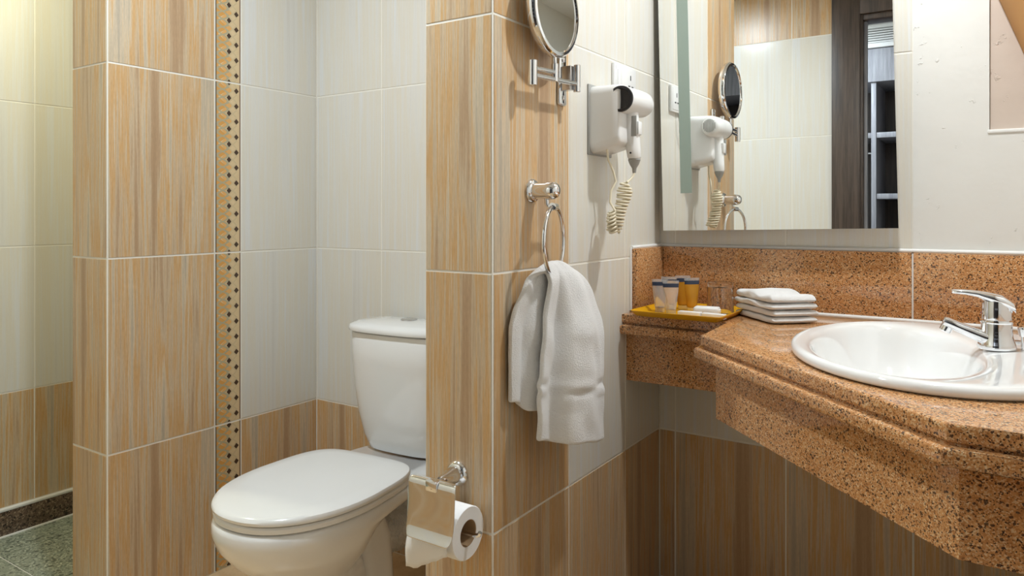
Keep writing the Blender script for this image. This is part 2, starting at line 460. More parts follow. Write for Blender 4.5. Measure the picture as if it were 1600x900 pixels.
def slab_with_hole(name, poly, z0, z1, m, parent, bev):
    bm = bmesh.new(); prism(bm, poly, z0, z1)
    es = [e for e in bm.edges if abs(e.verts[0].co.z - e.verts[1].co.z) < 1e-6]
    bmesh.ops.bevel(bm, geom=es, offset=bev, segments=3, affect='EDGES', profile=.6)
    return bm_obj(name, bm, m, parent, 40)
ct = thing('vanity_counter', 'red-brown granite counter with stepped edge and slanting front under the washbasin', 'counter')
top = slab_with_hole('countertop', CP, ZC - .026, ZC, 'granite', ct, .006)
slab_with_hole('edge_moulding', offset(CP, .014 * sgn), ZC - .056, ZC - .030, 'granite', ct, .008)
slab_with_hole('shadow_strip', offset(CP, -.006 * sgn), ZC - .031, ZC - .025, 'granite', ct, .001)
# hole for the bowl
cut = bmesh.new()
loft(cut, [[basin_pt(.9, .9, 2 * PI * i / 48, z) for i in range(48)] for z in (ZC - .2, ZC + .1)])
cme = bpy.data.meshes.new('cut'); bmesh.ops.recalc_face_normals(cut, faces=cut.faces); cut.to_mesh(cme); cut.free()
cuto = bpy.data.objects.new('cut', cme); C.objects.link(cuto)
dg = None
for o in [c for c in ct.children]:
    md = o.modifiers.new('hole', 'BOOLEAN'); md.object = cuto; md.operation = 'DIFFERENCE'; md.solver = 'EXACT'
bpy.context.view_layer.update()
dg = bpy.context.evaluated_depsgraph_get()
for o in list(ct.children):
    nm = bpy.data.meshes.new_from_object(o.evaluated_get(dg)); o.modifiers.clear(); o.data = nm
bpy.data.objects.remove(cuto)
AP = offset(CP, -.032 * sgn); ZB = .664
def panel(name, p, q, th=.02):
    p, q = Vector(p), Vector(q); t = (q - p).normalized(); nn = Vector((t.y, -t.x)) * -1
    if nn.dot(Vector((0, 2.0)) - (p + q) / 2) < 0: nn = -nn
    bm = bmesh.new(); prism(bm, [tuple(p), tuple(q), tuple(q + nn * th), tuple(p + nn * th)], ZB, ZC - .056)
    return bm_obj(name, bm, 'granite', ct)
panel('apron_panel', (XQ1, AP[1][1]), (AP[2][0] - .001, AP[2][1]))
panel('apron_panel', (AP[2][0], AP[2][1]), (AP[3][0], AP[3][1] ))
panel('apron_panel', AP[3], AP[4])
panel('apron_panel', AP[4], AP[5])
panel('apron_panel', AP[5], AP[6])
# splashback slabs stand on the counter
def splash(name, a, b, label):
    return tag(boxo(name, a, b, 'granite', bev=.0015), label, 'splashback', 'granite splashback slabs')
ZS = 1.039
splash('splashback_slab', (XQ1 + .021, YV - .021, ZC), (XT - .001, YV, ZS), 'long granite splashback slab under the mirror')
splash('splashback_slab', (XT + .002, YV - .021, ZC), (XR, YV, ZS), 'granite splashback slab behind the tap under the plaster wall')
splash('splashback_slab', (XQ1, 1.955, ZC), (XQ1 + .020, YV, ZS), 'short granite splashback slab on the tiled wall beside the tray')
def bead(name, pts, r, label):
    return tag(tubeo(name, pts, r, 'caulk', None, 8), label, 'sealant')
bead('silicone_seam', [(-.60, YV - .024, ZC + .003), (-.40, YV - .025, ZC + .004), (-.18, YV - .024, ZC + .004), (.1, YV - .025, ZC + .003), (XR - .022, YV - .024, ZC + .003)], .006, 'white silicone seam where the counter meets the splashback')
bead('silicone_seam', [(XQ1, YV - .002, ZS + .002), (-.5, YV - .004, ZS + .003), (XT, YV - .005, ZS + .004), (.1, YV - .006, ZS + .005), (XR, YV - .006, ZS + .005)], .006, 'white silicone seam along the top of the splashback')
bead('silicone_seam', [(XT + .0005, YV - .0215, ZS - .002), (XT + .0005, YV - .0215, ZS - .09), (XT + .0005, YV - .0218, ZC + .004)], .0022, 'thin upright white seam between the two splashback slabs')
bead('silicone_seam', [(XQ1 + .001, 1.952, ZS + .004), (XQ1 + .002, 1.951, ZS - .08), (XQ1 + .002, 1.951, ZC + .003)], .0045, 'upright white seam at the end of the short splashback')
bead('silicone_seam', [(XQ1 + .004, 1.952, ZS + .003), (XQ1 + .005, 2.05, ZS + .003), (XQ1 + .005, YV - .004, ZS + .003)], .0055, 'white seam on top of the short splashback')

# ------------------------------------------------------------------ washbasin
N = 72
wbn = thing('washbasin', 'white oval drop-in washbasin in the granite counter', 'washbasin', (bx, by, ZC))
Minv = Matrix.Translation((-bx, -by, -ZC))
def bring(fa, fb, z, sx=0): return [Minv @ basin_pt(fa, fb, 2 * PI * i / N, ZC + z, sx) for i in range(N)]
bm = bmesh.new()
loft(bm, [bring(.985, .985, .0005), bring(1.0, 1.0, .006), bring(.998, .998, .014), bring(.985, .985, .0195), bring(.96, .955, .0215),
          bring(.90, .72, .0205, -.055), bring(.85, .60, .0185, -.071), bring(.82, .565, .010, -.074), bring(.79, .54, -.006, -.076), bring(.74, .51, -.035, -.076),
          bring(.66, .46, -.075, -.073), bring(.52, .37, -.115, -.068), bring(.30, .22, -.138, -.062), bring(.09, .11, -.145, -.058)], False, False)
bo = bm_obj('bowl', bm, 'porcelain', wbn, 60)
sm = bo.modifiers.new('solid', 'SOLIDIFY'); sm.thickness = .006; sm.offset = -1
sb = bo.modifiers.new('sub', 'SUBSURF'); sb.levels = 1; sb.render_levels = 1
dv = Vector((-math.sin(bph), math.cos(bph), 0))      # from front of the basin to the tap side
dc = dv * -.058
latheo('drain_ring', [(.0, -.002), (.024, -.002), (.026, .001), (.020, .003), (.006, .0015), (0, .0015)], 'chrome', wbn, 32, Matrix.Translation((dc.x, dc.y, -.142)))
ov = dv * .160 + Vector((math.cos(bph), math.sin(bph), 0)) * -.125
latheo('tap_hole_plug', [(.0, .0), (.0135, .0), (.0135, .0025), (.011, .0035), (0, .0035)], 'brushed', wbn, 24, Matrix.Translation((ov.x, ov.y, .0205)))

# ------------------------------------------------------------------ basin tap
fp = Vector((bx, by, ZC + .0205)) + dv * .108 + Vector((math.cos(bph), math.sin(bph), 0)) * -.03
tp = thing('basin_tap', 'chrome single-lever mixer tap on the back of the washbasin', 'tap', fp, math.atan2(-dv.y, -dv.x))
# local +x points over the bowl
def sec(x, z, wd, ht, tilt, n=16):
    r = []
    for i in range(n):
        a = 2 * PI * i / n; c, s_ = math.cos(a), math.sin(a)
        y = wd * math.copysign(abs(c) ** .7, c); q = ht * math.copysign(abs(s_) ** .7, s_)
        r.append(Vector((x - q * math.sin(tilt), y, z + q * math.cos(tilt))))
    return r
latheo('base_body', [(.0, 0), (.032, 0), (.0335, .004), (.0315, .010), (.0275, .024), (.0265, .036), (.0265, .050), (0, .050)], 'chrome', tp, 40)
latheo('collar', [(.0, .050), (.0272, .050), (.0282, .0525), (.0272, .055), (0.022, .055), (0.022, .057), (0, .057)], 'chrome', tp, 40)
latheo('cartridge_dome', [(.0, .057), (.0255, .057), (.026, .072), (.0245, .093), (.018, .091), (0, .094)], 'chrome', tp, 40)
bm = bmesh.new()
loft(bm, [sec(-.004, .014, .025, .013, 0), sec(.022, .021, .0225, .0135, .25), sec(.045, .030, .019, .0115, .38), sec(.066, .039, .0165, .010, .40), sec(.084, .047, .0150, .0095, .4), sec(.089, .049, .0135, .008, .4)])
bm_obj('spout', bm, 'chrome', tp, 50)
latheo('aerator', [(0, -.014), (.009, -.014), (.0112, -.012), (.0112, .004), (.0122, .005), (.0122, .011), (0.0105, .013), (0, .013)], 'chrome', tp, 28, Matrix.Translation((.082, 0, .040)) @ Matrix.Rotation(.42, 4, 'Y').inverted())
bm = bmesh.new()
loft(bm, [sec(-.030, .076, .012, .005, .0), sec(-.027, .083, .022, .010, -.25), sec(-.010, .093, .0258, .0125, -.25), sec(.012, .099, .023, .0100, -.05), sec(.032, .1055, .0175, .006, .14), sec(.052, .108, .0150, .0048, .08), sec(.071, .1085, .0138, .0042, .0), sec(.076, .1082, .010, .003, 0)])
lv = bm_obj('lever', bm, 'chrome', tp, 50)
latheo('indicator_dot', [(0, 0), (.004, 0), (.004, .001), (0, .0012)], 'blue', tp, 16, aim((.0245, -.004, .07), (1, -.15, .05)))
tubeo('pop_up_rod', [(-.042, 0, 0), (-.042, 0, .028)], .0028, 'chrome', tp, 10)
latheo('pop_up_knob', [(0, .026), (.005, .026), (.0085, .040), (.008, .0435), (0, .0445)], 'chrome', tp, 20, Matrix.Translation((-.042, 0, 0)))

# ------------------------------------------------------------------ mirror over the counter (hangs a little askew)
YM = 2.112
mx0, mx1, mz0, mz1 = -.845, -.207, 1.096, 2.05
wm = thing('wall_mirror', 'large rectangular mirror with a frosted band, hung slightly askew above the splashback', 'mirror', ((mx0 + mx1) / 2, YM, mz0))
wm.rotation_euler = (0, math.radians(-1.35), 0)
hw = (mx1 - mx0) / 2
boxo('glass_pane', (-hw, 0, 0), (hw, .005, mz1 - mz0), 'mirror', wm)
boxo('backing', (-hw + .05, .005, .05), (hw - .05, YV - YM - .001, mz1 - mz0 - .05), 'mirror_back', wm)
boxo('frosted_band', (-hw + .058, -.0006, .112), (-hw + .093, .0002, mz1 - mz0 - .06), 'frost', wm)

# ------------------------------------------------------------------ toilet
TX, TY = -1.535, YB - .018
to = thing('toilet', 'white close-coupled toilet with closed lid in the tiled niche', 'toilet', (TX, TY, 0), .07)
def egg(front, back, hw_, z, n=64, bw=None, mid=None):
    # front end round, back end squarer; local -y is the front
    mid = front + (back - front) * .54 if mid is None else mid; r = []
    bw = bw if bw is not None else hw_ * .93
    for i in range(n):
        a = 2 * PI * i / n; c, s_ = math.cos(a), math.sin(a)
        if s_ < 0:      # towards the front
            e_ = 2 / 2.15
            x = hw_ * math.copysign(abs(c) ** e_, c); y = mid + (mid - front) * -abs(s_) ** e_
        else:
            e_ = 2 / 4.4; k = abs(s_) ** e_
            ww = hw_ + (bw - hw_) * k
            x = ww * math.copysign(abs(c) ** e_, c); y = mid + (back - mid) * k
        r.append(Vector((x, y, z)))
    return r
FR, BK = -.758, -.262
bm = bmesh.new()
loft(bm, [egg(-.570, -.33, .094, 0), egg(-.567, -.33, .092, .02), egg(-.552, -.33, .084, .06), egg(-.560, -.33, .084, .12), egg(-.595, -.35, .098, .18, bw=.07), egg(-.655, -.38, .132, .235, bw=.08), egg(-.715, -.40, .168, .285, bw=.11, mid=-.49),
          egg(-.752, -.36, .190, .33, bw=.14, mid=-.49), egg(-.762, -.28, .198, .355, bw=.15, mid=-.49), egg(-.765, -.02, .201, .368, bw=.155, mid=-.49), egg(-.764, -.012, .201, .385, bw=.16, mid=-.49), egg(-.760, -.012, .196, .396, bw=.16, mid=-.49), egg(-.750, -.014, .188, .3985, bw=.156, mid=-.49)])
bowl = bm_obj('bowl', bm, 'porcelain', to, 60)
bm = bmesh.new()
def drum(r, z, cy=-.315, ex=.104): return [Vector((ex * math.cos(2 * PI * i / 32), cy + r * math.sin(2 * PI * i / 32), z)) for i in range(32)]
loft(bm, [drum(.092, 0, ex=.118), drum(.088, .02, ex=.114), drum(.080, .10, ex=.106), drum(.078, .17, ex=.102), drum(.076, .24, -.32, .098), drum(.070, .30, -.34, .09), drum(.06, .36, -.34, .08)])
bm_obj('trapway', bm, 'porcelain', to, 50)
bm = bmesh.new()
loft(bm, [egg(FR + .006, BK, .198, .400), egg(FR, BK, .203, .404), egg(FR, BK, .203, .414), egg(FR + .004, BK, .199, .418)])
bm_obj('seat', bm, 'seat_plastic', to, 40)
bm = bmesh.new()
loft(bm, [egg(FR + .008, BK, .196, .4205), egg(FR - .002, BK + .002, .205, .4225), egg(FR - .004, BK + .003, .206, .430), egg(FR, BK, .203, .4365), egg(FR + .012, BK - .01, .192, .440), egg(FR + .05, BK - .04, .155, .4425), egg(FR + .2, BK - .16, .03, .444)])
bm_obj('seat_lid', bm, 'seat_plastic', to, 45)
for s_ in (-1, 1):
    bm = bmesh.new(); lathe(bm, [(0, -.02), (.011, -.02), (.012, -.018), (.012, .018), (.011, .02), (0, .02)], 20, Matrix.Translation((s_ * .08, -.262, .412)) @ Matrix.Rotation(PI / 2, 4, 'Y'))
    bm_obj('hinge', bm, 'seat_plastic', to, 40)
def tank(wd, fr, bk, z, n=48, pw=.42):
    r = []; wd *= 1.02
    for i in range(n):
        a = 2 * PI * i / n; c, s_ = math.cos(a), math.sin(a)
        x = wd * math.copysign(abs(c) ** pw, c)
        if s_ < 0: y = bk - .05 + (fr - bk + .05) * abs(s_) ** .62 * (1 - .10 * (x / wd) ** 2)
        else: y = bk - .05 + .05 * abs(s_) ** .3
        r.append(Vector((x, y, z)))
    return r
bm = bmesh.new()
loft(bm, [tank(.125, -.135, -.01, .401), tank(.138, -.150, -.008, .408), tank(.155, -.165, -.006, .45), tank(.172, -.178, -.005, .52), tank(.183, -.188, -.004, .60), tank(.188, -.194, -.003, .68), tank(.190, -.197, -.003, .770), tank(.187, -.194, -.004, .773)])
bm_obj('cistern', bm, 'porcelain', to, 50)
bm = bmesh.new()
loft(bm, [tank(.190, -.198, -.002, .7755), tank(.197, -.206, -.001, .778), tank(.199, -.208, -.001, .786), tank(.194, -.202, -.004, .795), tank(.17, -.175, -.02, .803), tank(.10, -.12, -.04, .808)])
bm_obj('cistern_lid', bm, 'porcelain', to, 50)
latheo('flush_button', [(0, 0), (.026, 0), (.026, .004), (.023, .0055), (.022, .0045), (0, .0048)], 'brushed', to, 32, Matrix.Translation((.0, -.085, .8065)))
bm = bmesh.new(); rings = []
for k in range(30):
    t = k / 29; r0 = .060 + .006 * math.sin(k * 1.9) + (.014 if t > .6 else 0)
    rings.append([Vector(((r0 + .008 * noise.noise(Vector((i * .7, k * .6, 2)))) * math.cos(2 * PI * i / 24), -.260 + t * .245, .195 + (r0 + .008 * noise.noise(Vector((i * .7, k * .6, 9)))) * math.sin(2 * PI * i / 24) - .02 * t)) for i in range(24)])
loft(bm, rings); bm_obj('waste_connector', bm, 'foil', to, 60)
tubeo('water_hose', [(.10, -.05, .40), (.115, -.045, .33), (.15, -.03, .24), (.16, -.01, .2)], .006, 'brushed', to, 10)
tag(tubeo('silicone_seam', [(TX - .12, TY - .30, .003), (TX - .115, TY - .45, .003), (TX - .08, TY - .56, .003), (TX, TY - .59, .003), (TX + .08, TY - .56, .003), (TX + .115, TY - .45, .003), (TX + .135, TY - .30, .003), (TX + .10, TY - .19, .003)], .007, 'caulk', None, 8), 'white silicone seam around the foot of the toilet', 'sealant')

# ------------------------------------------------------------------ towel ring and towel
ry, rz = 1.412, 1.193
tr = thing('towel_ring', 'chrome towel ring on the striped tile pillar', 'towel ring', (XQ1, ry, rz))
RX = aim((0, 0, 0), (1, 0, 0))
latheo('flange', [(0, 0), (.027, 0), (.028, .004), (.024, .010), (.019, .012), (0, .012)], 'chrome', tr, 36, RX)
latheo('post', [(.0185, .010), (.0185, .045), (.0205, .046), (.0205, .050), (.0195, .060), (.015, .068), (.008, .072), (0, .073)], 'chrome', tr, 36, RX)
tubeo('ring_hanger', [(.040, .0, -.015), (.041, .0, -.030), (.044, .004, -.040), (.050, .010, -.042)], .005, 'chrome', tr)
rd = Vector((-.236, .972, 0)).normalized(); rc = Vector((.052, .012, -.036 - .077))
tubeo('ring', arc(rc, .077, 0, 2 * PI * 63 / 64, 63, rd), .0052, 'chrome', tr, 12, closed=True)
latheo('ring_clip', [(0, -.012), (.009, -.012), (.009, .012), (0, .012)], 'chrome', tr, 20, aim(rc + Vector((0, 0, .077)), rd))

def towel():
    nu, nv = 64, 96
    bm = bmesh.new(); V = []
    rb = Vector((XQ1 + rc.x, ry + rc.y, rz + rc.z - .077))
    for j in range(nv + 1):
        v = -1 + 2 * j / nv; row = []
        for i in range(nu + 1):
            s_ = -1 + 2 * i / nu
            a = abs(v)
            if v < 0:
                dz = (.312 + .014 * math.tanh(5 * (s_ + .3))) * a
                wl_, wr_ = 1.372 - .072 * min(1, a * 2.2) ** .6, 1.455 - .055 * a
                y = wl_ + (wr_ - wl_) * (s_ * .5 + .5)
                x = -.016 - .010 * min(1, a * 2)
                fold = (.010 * math.tanh(7 * (s_ + .25)) + .004 * math.sin(s_ * 7)) * min(1, a * 2.2)
            else:
                dz = (.410 + .028 * s_) * a
                wl_, wr_ = 1.388 - .052 * min(1, a * 1.4), 1.472 + .112 * min(1, a * 3.0) ** .45
                y = wl_ + (wr_ - wl_) * (s_ * .5 + .5)
                x = .014 + .018 * min(1, a * 2.5)
                fold = (.024 * math.tanh(16 * (s_ + .45)) - .013 * max(0, s_) ** 2 + .006 * math.sin(s_ * 5.5 + .8)) * min(1, a * 2.5) + .002 * math.sin(s_ * 8 + v * 4)
                if .66 < a < .74: fold += .005 * math.sin((a - .66) / .08 * PI * 2) * math.sin(s_ * 3.2 + 2)
            # roll over the ring bar
            k = max(0, 1 - a / .07)
            x *= (1 - k * .9)
            z = rb.z + .030 - dz - .020 * abs(s_) ** 2.2 * max(0, 1 - a * 3) + .002 * math.sin(s_ * 6 + 1) * a
            n_ = noise.noise(Vector((y * 22, z * 14, v * 2))) * .006
            row.append(bm.verts.new((rb.x + x + fold + n_, y, z)))
        V.append(row)
    for j in range(nv):
        for i in range(nu): bm.faces.new((V[j][i], V[j][i + 1], V[j + 1][i + 1], V[j + 1][i]))
    o = bm_obj('hand_towel', bm, 'terry', None, 180)
    sm = o.modifiers.new('solid', 'SOLIDIFY'); sm.thickness = .013; sm.offset = 0
    sb = o.modifiers.new('sub', 'SUBSURF'); sb.levels = 1; sb.render_levels = 1
    return tag(o, 'white terry hand towel draped through the chrome ring', 'towel')
towel()

# ------------------------------------------------------------------ shaving mirror on folding arm
sm_ = thing('shaving_mirror', 'round chrome magnifying mirror on a folded wall arm', 'mirror', (XQ1, 1.543, 1.403))
boxo('wall_plate', (0, -.018, 0), (.010, .018, .128), 'chrome', sm_, bev=.006, seg=3)
for z in (.018, .110): latheo('screw', [(0, .010), (.006, .010), (.006, .012), (.003, .0135), (0, .0135)], 'brushed', sm_, 20, Matrix.Translation((0, 0, z)) @ RX)
boxo('hinge_block', (.010, -.012, .035), (.036, .010, .093), 'brushed', sm_, bev=.002)
def rod(name, x, y, z0, z1, r, m='chrome'):
    return latheo(name, [(0, z0), (r * .9, z0), (r, z0 + .001), (r, z1 - .001), (r * .9, z1), (0, z1)], m, sm_, 24, Matrix.Translation((x, y, 0)))
rod('hinge_post', .042, .008, .030, .096, .0085)
kx, ky = .040, -.190
rod('knuckle', kx, ky, .018, .074, .0105)
tubeo('lower_arm', [(.042, .002, .050), (kx, ky + .008, .042)], .0058, 'chrome', sm_, 14)
tubeo('upper_arm', [(kx, ky + .008, .058), (.040, -.098, .062)], .0058, 'chrome', sm_, 14)
rod('swivel_post', .040, -.094, .040, .082, .0085)
tubeo('stem', [(.040, -.094, .080), (.040, -.096, .100)], .006, 'chrome', sm_, 12)
md_ = Vector((1, .03, 0)).normalized(); mc = Vector((.040, -.100, .204))
MM = aim(mc, md_)
latheo('rim', [(.098, -.012), (.104, -.012), (.108, -.007), (.109, 0), (.108, .007), (.104, .012), (.097, .013), (.095, .009), (.095, -.009), (.098, -.012)], 'chrome', sm_, 64, MM, cap0=False, cap1=False)
latheo('mirror_disc', [(0, -.009), (.096, -.009), (.096, .009), (0, .009)], 'mirror', sm_, 64, MM)

# ------------------------------------------------------------------ hair dryer in its wall holder
hd = thing('hair_dryer', 'white wall-mounted hair dryer resting in its holder with a coiled cream cord', 'hair dryer', (XQ1, 1.69, 1.30))
bm = bmesh.new()
def rr(x, y0, y1, z0, z1, r, n=6):
    P = []
    for (cy_, cz_, a0) in ((y1 - r, z1 - r, 0), (y0 + r, z1 - r, PI / 2), (y0 + r, z0 + r, PI), (y1 - r, z0 + r, 1.5 * PI)):
        for i in range(n + 1):
            a = a0 + PI / 2 * i / n; P.append(Vector((x, cy_ + r * math.cos(a), cz_ + r * math.sin(a))))
    return P
loft(bm, [rr(0, 0, .125, 0, .172, .022), rr(.006, -.002, .127, -.002, .174, .024), rr(.040, -.001, .125, .006, .173, .024), rr(.064, -.001, .122, .012, .173, .022), rr(.084, -.001, .116, .020, .172, .020), rr(.089, .004, .110, .026, .167, .016)])
bm_obj('holder', bm, 'plastic', hd, 50)
boxo('holder_backplate', (-.001, -.006, -.006), (.005, .131, .178), 'grey_plastic', hd, bev=.002)
bc = Vector((.091, .066, .132))
AY = lambda p: aim(p, (0, 1, 0))
latheo('barrel', [(.026, -.060), (.0325, -.060), (.034, -.05), (.0345, -.02), (.0355, .03), (.0345, .066), (.030, .080), (.022, .087), (0, .089)], 'plastic', hd, 40, AY(bc), cap0=False)
latheo('nozzle_ring', [(0, -.052), (.030, -.054), (.0335, -.060), (.033, -.066), (.027, -.067), (.024, -.060), (0, -.058)], 'black', hd, 40, AY(bc))
for k in range(-4, 5):
    h = math.sqrt(max(0, .022 ** 2 - (k * .0048) ** 2))
    tubeo('intake_slot', [bc + Vector((k * .0048, .0885, -h)), bc + Vector((k * .0048, .0885, h))], .0011, 'grey_plastic', hd, 6)
bm = bmesh.new()
def hs(x, y, z, a, b): return [Vector((x + a * math.cos(2 * PI * i / 24), y + b * math.sin(2 * PI * i / 24), z)) for i in range(24)]
loft(bm, [hs(.086, .064, .118, .024, .026), hs(.089, .066, .09, .0215, .0245), hs(.093, .068, .05, .0195, .0225), hs(.096, .070, .01, .0185, .0215), hs(.098, .071, -.012, .0175, .020), hs(.098, .071, -.016, .015, .018)])
bm_obj('handle', bm, 'plastic', hd, 50)
boxo('switch', (.107, .056, .045), (.117, .080, .080), 'plastic', hd, bev=.003)
boxo('switch_frame', (.100, .046, .040), (.1145, .050, .093), 'grey_plastic', hd, bev=.001)
latheo('hanging_eye', [(0, 0), (.0026, 0), (.0026, .002), (0, .002)], 'black', hd, 12, aim((.097, .0505, -.002), (0.1, -1, 0)))
latheo('strain_relief', [(.015, 0), (.0165, -.004), (.012, -.016), (.006, -.026), (.0048, -.038), (0, -.038)], 'grey_plastic', hd, 20, Matrix.Translation((.098, .071, -.015)))
# cord: from the relief down through a coil, up to the holder
cp = [Vector((.098, .071, -.05)), Vector((.097, .066, -.062)), Vector((.09, .055, -.074))]
coil0, coil1 = Vector((.082, .044, -.078)), Vector((.062, .030, -.205))
turns = 15; n = turns * 12
for i in range(n + 1):
    t = i / n; a = t * turns * 2 * PI
    r = .0165 * min(1, .45 + t * 3) * (1 + .12 * math.sin(t * 9))
    p = coil0.lerp(coil1, t) + Vector((.006 * math.sin(t * 4), .004 * math.sin(t * 7), 0))
    cp.append(p + Vector((math.cos(a) * r, math.sin(a) * r, math.sin(a * .5) * .001)))
bm = bmesh.new(); tube(bm, cp, .0030, 7)
# lower bunch turning back up
back = []
turns2 = 6; n2 = turns2 * 12
for i in range(n2 + 1):
    t = i / n2; a = t * turns2 * 2 * PI
    q = coil1.lerp(Vector((.060, .018, -.150)), t) + Vector((.0, -.010 * math.sin(t * PI), -.004))
    back.append(q + Vector((math.cos(a) * .011, math.sin(a) * .013, math.sin(a) * .006)))
back += [Vector((.055, .016, -.13)), Vector((.054, .024, -.10)), Vector((.060, .040, -.075)), Vector((.056, .034, -.05)), Vector((.046, .024, -.02)), Vector((.044, .020, .010))]
tube(bm, back, .0030, 7)
bm_obj('coiled_cord', bm, 'cream_plastic', hd, 60)

# ------------------------------------------------------------------ wall socket
so = thing('wall_socket', 'white double wall socket with rocker switch above the hair dryer', 'socket', (XQ1, 1.90, 1.515))
boxo('face_plate', (0, -.073, -.043), (.010, .073, .043), 'plastic', so, bev=.003)
boxo('inner_frame', (.009, -.066, -.036), (.0115, .066, .036), 'plastic', so, bev=.001)
boxo('rocker_switch', (.010, -.058, -.026), (.0145, -.034, .026), 'plastic', so, bev=.002)
for (y, z, hy, hz) in ((.030, .013, .0025, .007), (.020, -.012, .006, .0022), (.042, -.012, .006, .0022)):
    boxo('pin_slot', (.0112, y - hy, z - hz), (.0120, y + hy, z + hz), 'black', so)
tag(tubeo('power_cord', [(XQ1 + .008, 1.905, 1.47), (XQ1 + .012, 1.905, 1.44), (XQ1 + .010, 1.90, 1.41), (XQ1 + .012, 1.88, 1.385), (XQ1 + .012, 1.855, 1.36), (XQ1 + .012, 1.818, 1.35)], .0028, 'grey_plastic', None, 8), 'thin grey power cord running from the socket to the hair dryer', 'cord')

# ------------------------------------------------------------------ toilet paper holder
ph = thing('paper_holder', 'chrome toilet paper holder with curved cover on the pillar end', 'paper holder', (-.975, YQ, .577))
FY = aim((0, 0, 0), (0, -1, 0))
latheo('flange', [(0, 0), (.026, 0), (.0275, .004), (.024, .010), (.0185, .013), (0, .013)], 'chrome', ph, 36, FY)
latheo('post', [(.018, .012), (.018, .025), (.0125, .045), (.0125, .052), (.010, .062), (0, .062)], 'chrome', ph, 32, FY)
tubeo('arm', [(.0, -.052, 0), (.02, -.085, .006), (.028, -.112, .014)], .0065, 'chrome', ph, 12)
tubeo('roll_bar', [(-.032, -.112, .012), (-.037, -.108, -.005), (-.040, -.08, -.045), (-.040, -.060, -.085), (-.034, -.059, -.092), (.03, -.059, -.092), (.092, -.059, -.092), (.100, -.059, -.089), (.103, -.059, -.083)], .0045, 'chrome', ph, 12)
bm = bmesh.new()
prof = [(-.108, .026), (-.117, .024), (-.121, .016), (-.1225, -.004), (-.1235, -.034), (-.126, -.062), (-.131, -.082), (-.137, -.094)]
x0, x1 = -.036, .088
rows = []
for k, (y, z) in enumerate(prof):
    inset = .008 if k in (0, len(prof) - 1) else (.002 if k in (1, len(prof) - 2) else 0)
    rows.append([bm.verts.new((x0 + inset + (x1 - x0 - 2 * inset) * i / 8, y, z)) for i in range(9)])
for a, b in zip(rows, rows[1:]):
    for i in range(8): bm.faces.new((a[i], a[i + 1], b[i + 1], b[i]))
cv = bm_obj('cover', bm, 'chrome', ph, 60)
s1 = cv.modifiers.new('solid', 'SOLIDIFY'); s1.thickness = .0018; s1.offset = 0
s2 = cv.modifiers.new('sub', 'SUBSURF'); s2.levels = 2; s2.render_levels = 2
boxo('cover_clip', (.013, -.1255, .004), (.042, -.104, .026), 'chrome', ph, bev=.003)
pr_c = Vector((-.975 + .018, YQ - .059, .485))
pr = thing('paper_roll', 'white toilet paper roll with a torn loose end under the chrome cover', 'toilet paper', pr_c)
PX = aim((0, 0, 0), (1, 0, 0))
bm = bmesh.new()
loftp = []
lathe(bm, [(.0275, -.055), (.0525, -.055), (.054, -.053), (.054, .053), (.0525, .055), (.0275, .055), (.0275, -.055)], 48, PX, False, False)
bm_obj('roll', bm, 'paper', pr, 50)
latheo('core', [(.0273, -.054), (.0273, .054), (.0260, .054), (.0260, -.054), (.0273, -.054)], 'carton', pr, 32, PX, cap0=False, cap1=False)
bm = bmesh.new(); rows = []
for j in range(15):
    t = j / 14
    y, z = (-.0552 * math.sin(PI * (.35 + .3 * t)), .0552 * math.cos(PI * (.35 + .3 * t))) if t < .5 else (-.0552 - .004 * math.sin((t - .5) * 9), .0 - (t - .5) * .15)
    row = []
    for i in range(13):
        s_ = i / 12; cutz = max(0, (s_ - .22)) * .05 * (t if t > .5 else 0)
        row.append(bm.verts.new((-.055 + .108 * s_ - .008 * t, y + .004 * math.sin(s_ * 7 + t * 5) * t - .004 * t, z + cutz * 1.2 + .004 * math.sin(s_ * 23) * max(0, t - .7))))
    rows.append(row)
for a, b in zip(rows, rows[1:]):
    for i in range(12): bm.faces.new((a[i], a[i + 1], b[i + 1], b[i]))
fo = bm_obj('loose_sheet', bm, 'paper', pr, 180); q = fo.modifiers.new('s', 'SOLIDIFY'); q.thickness = .001

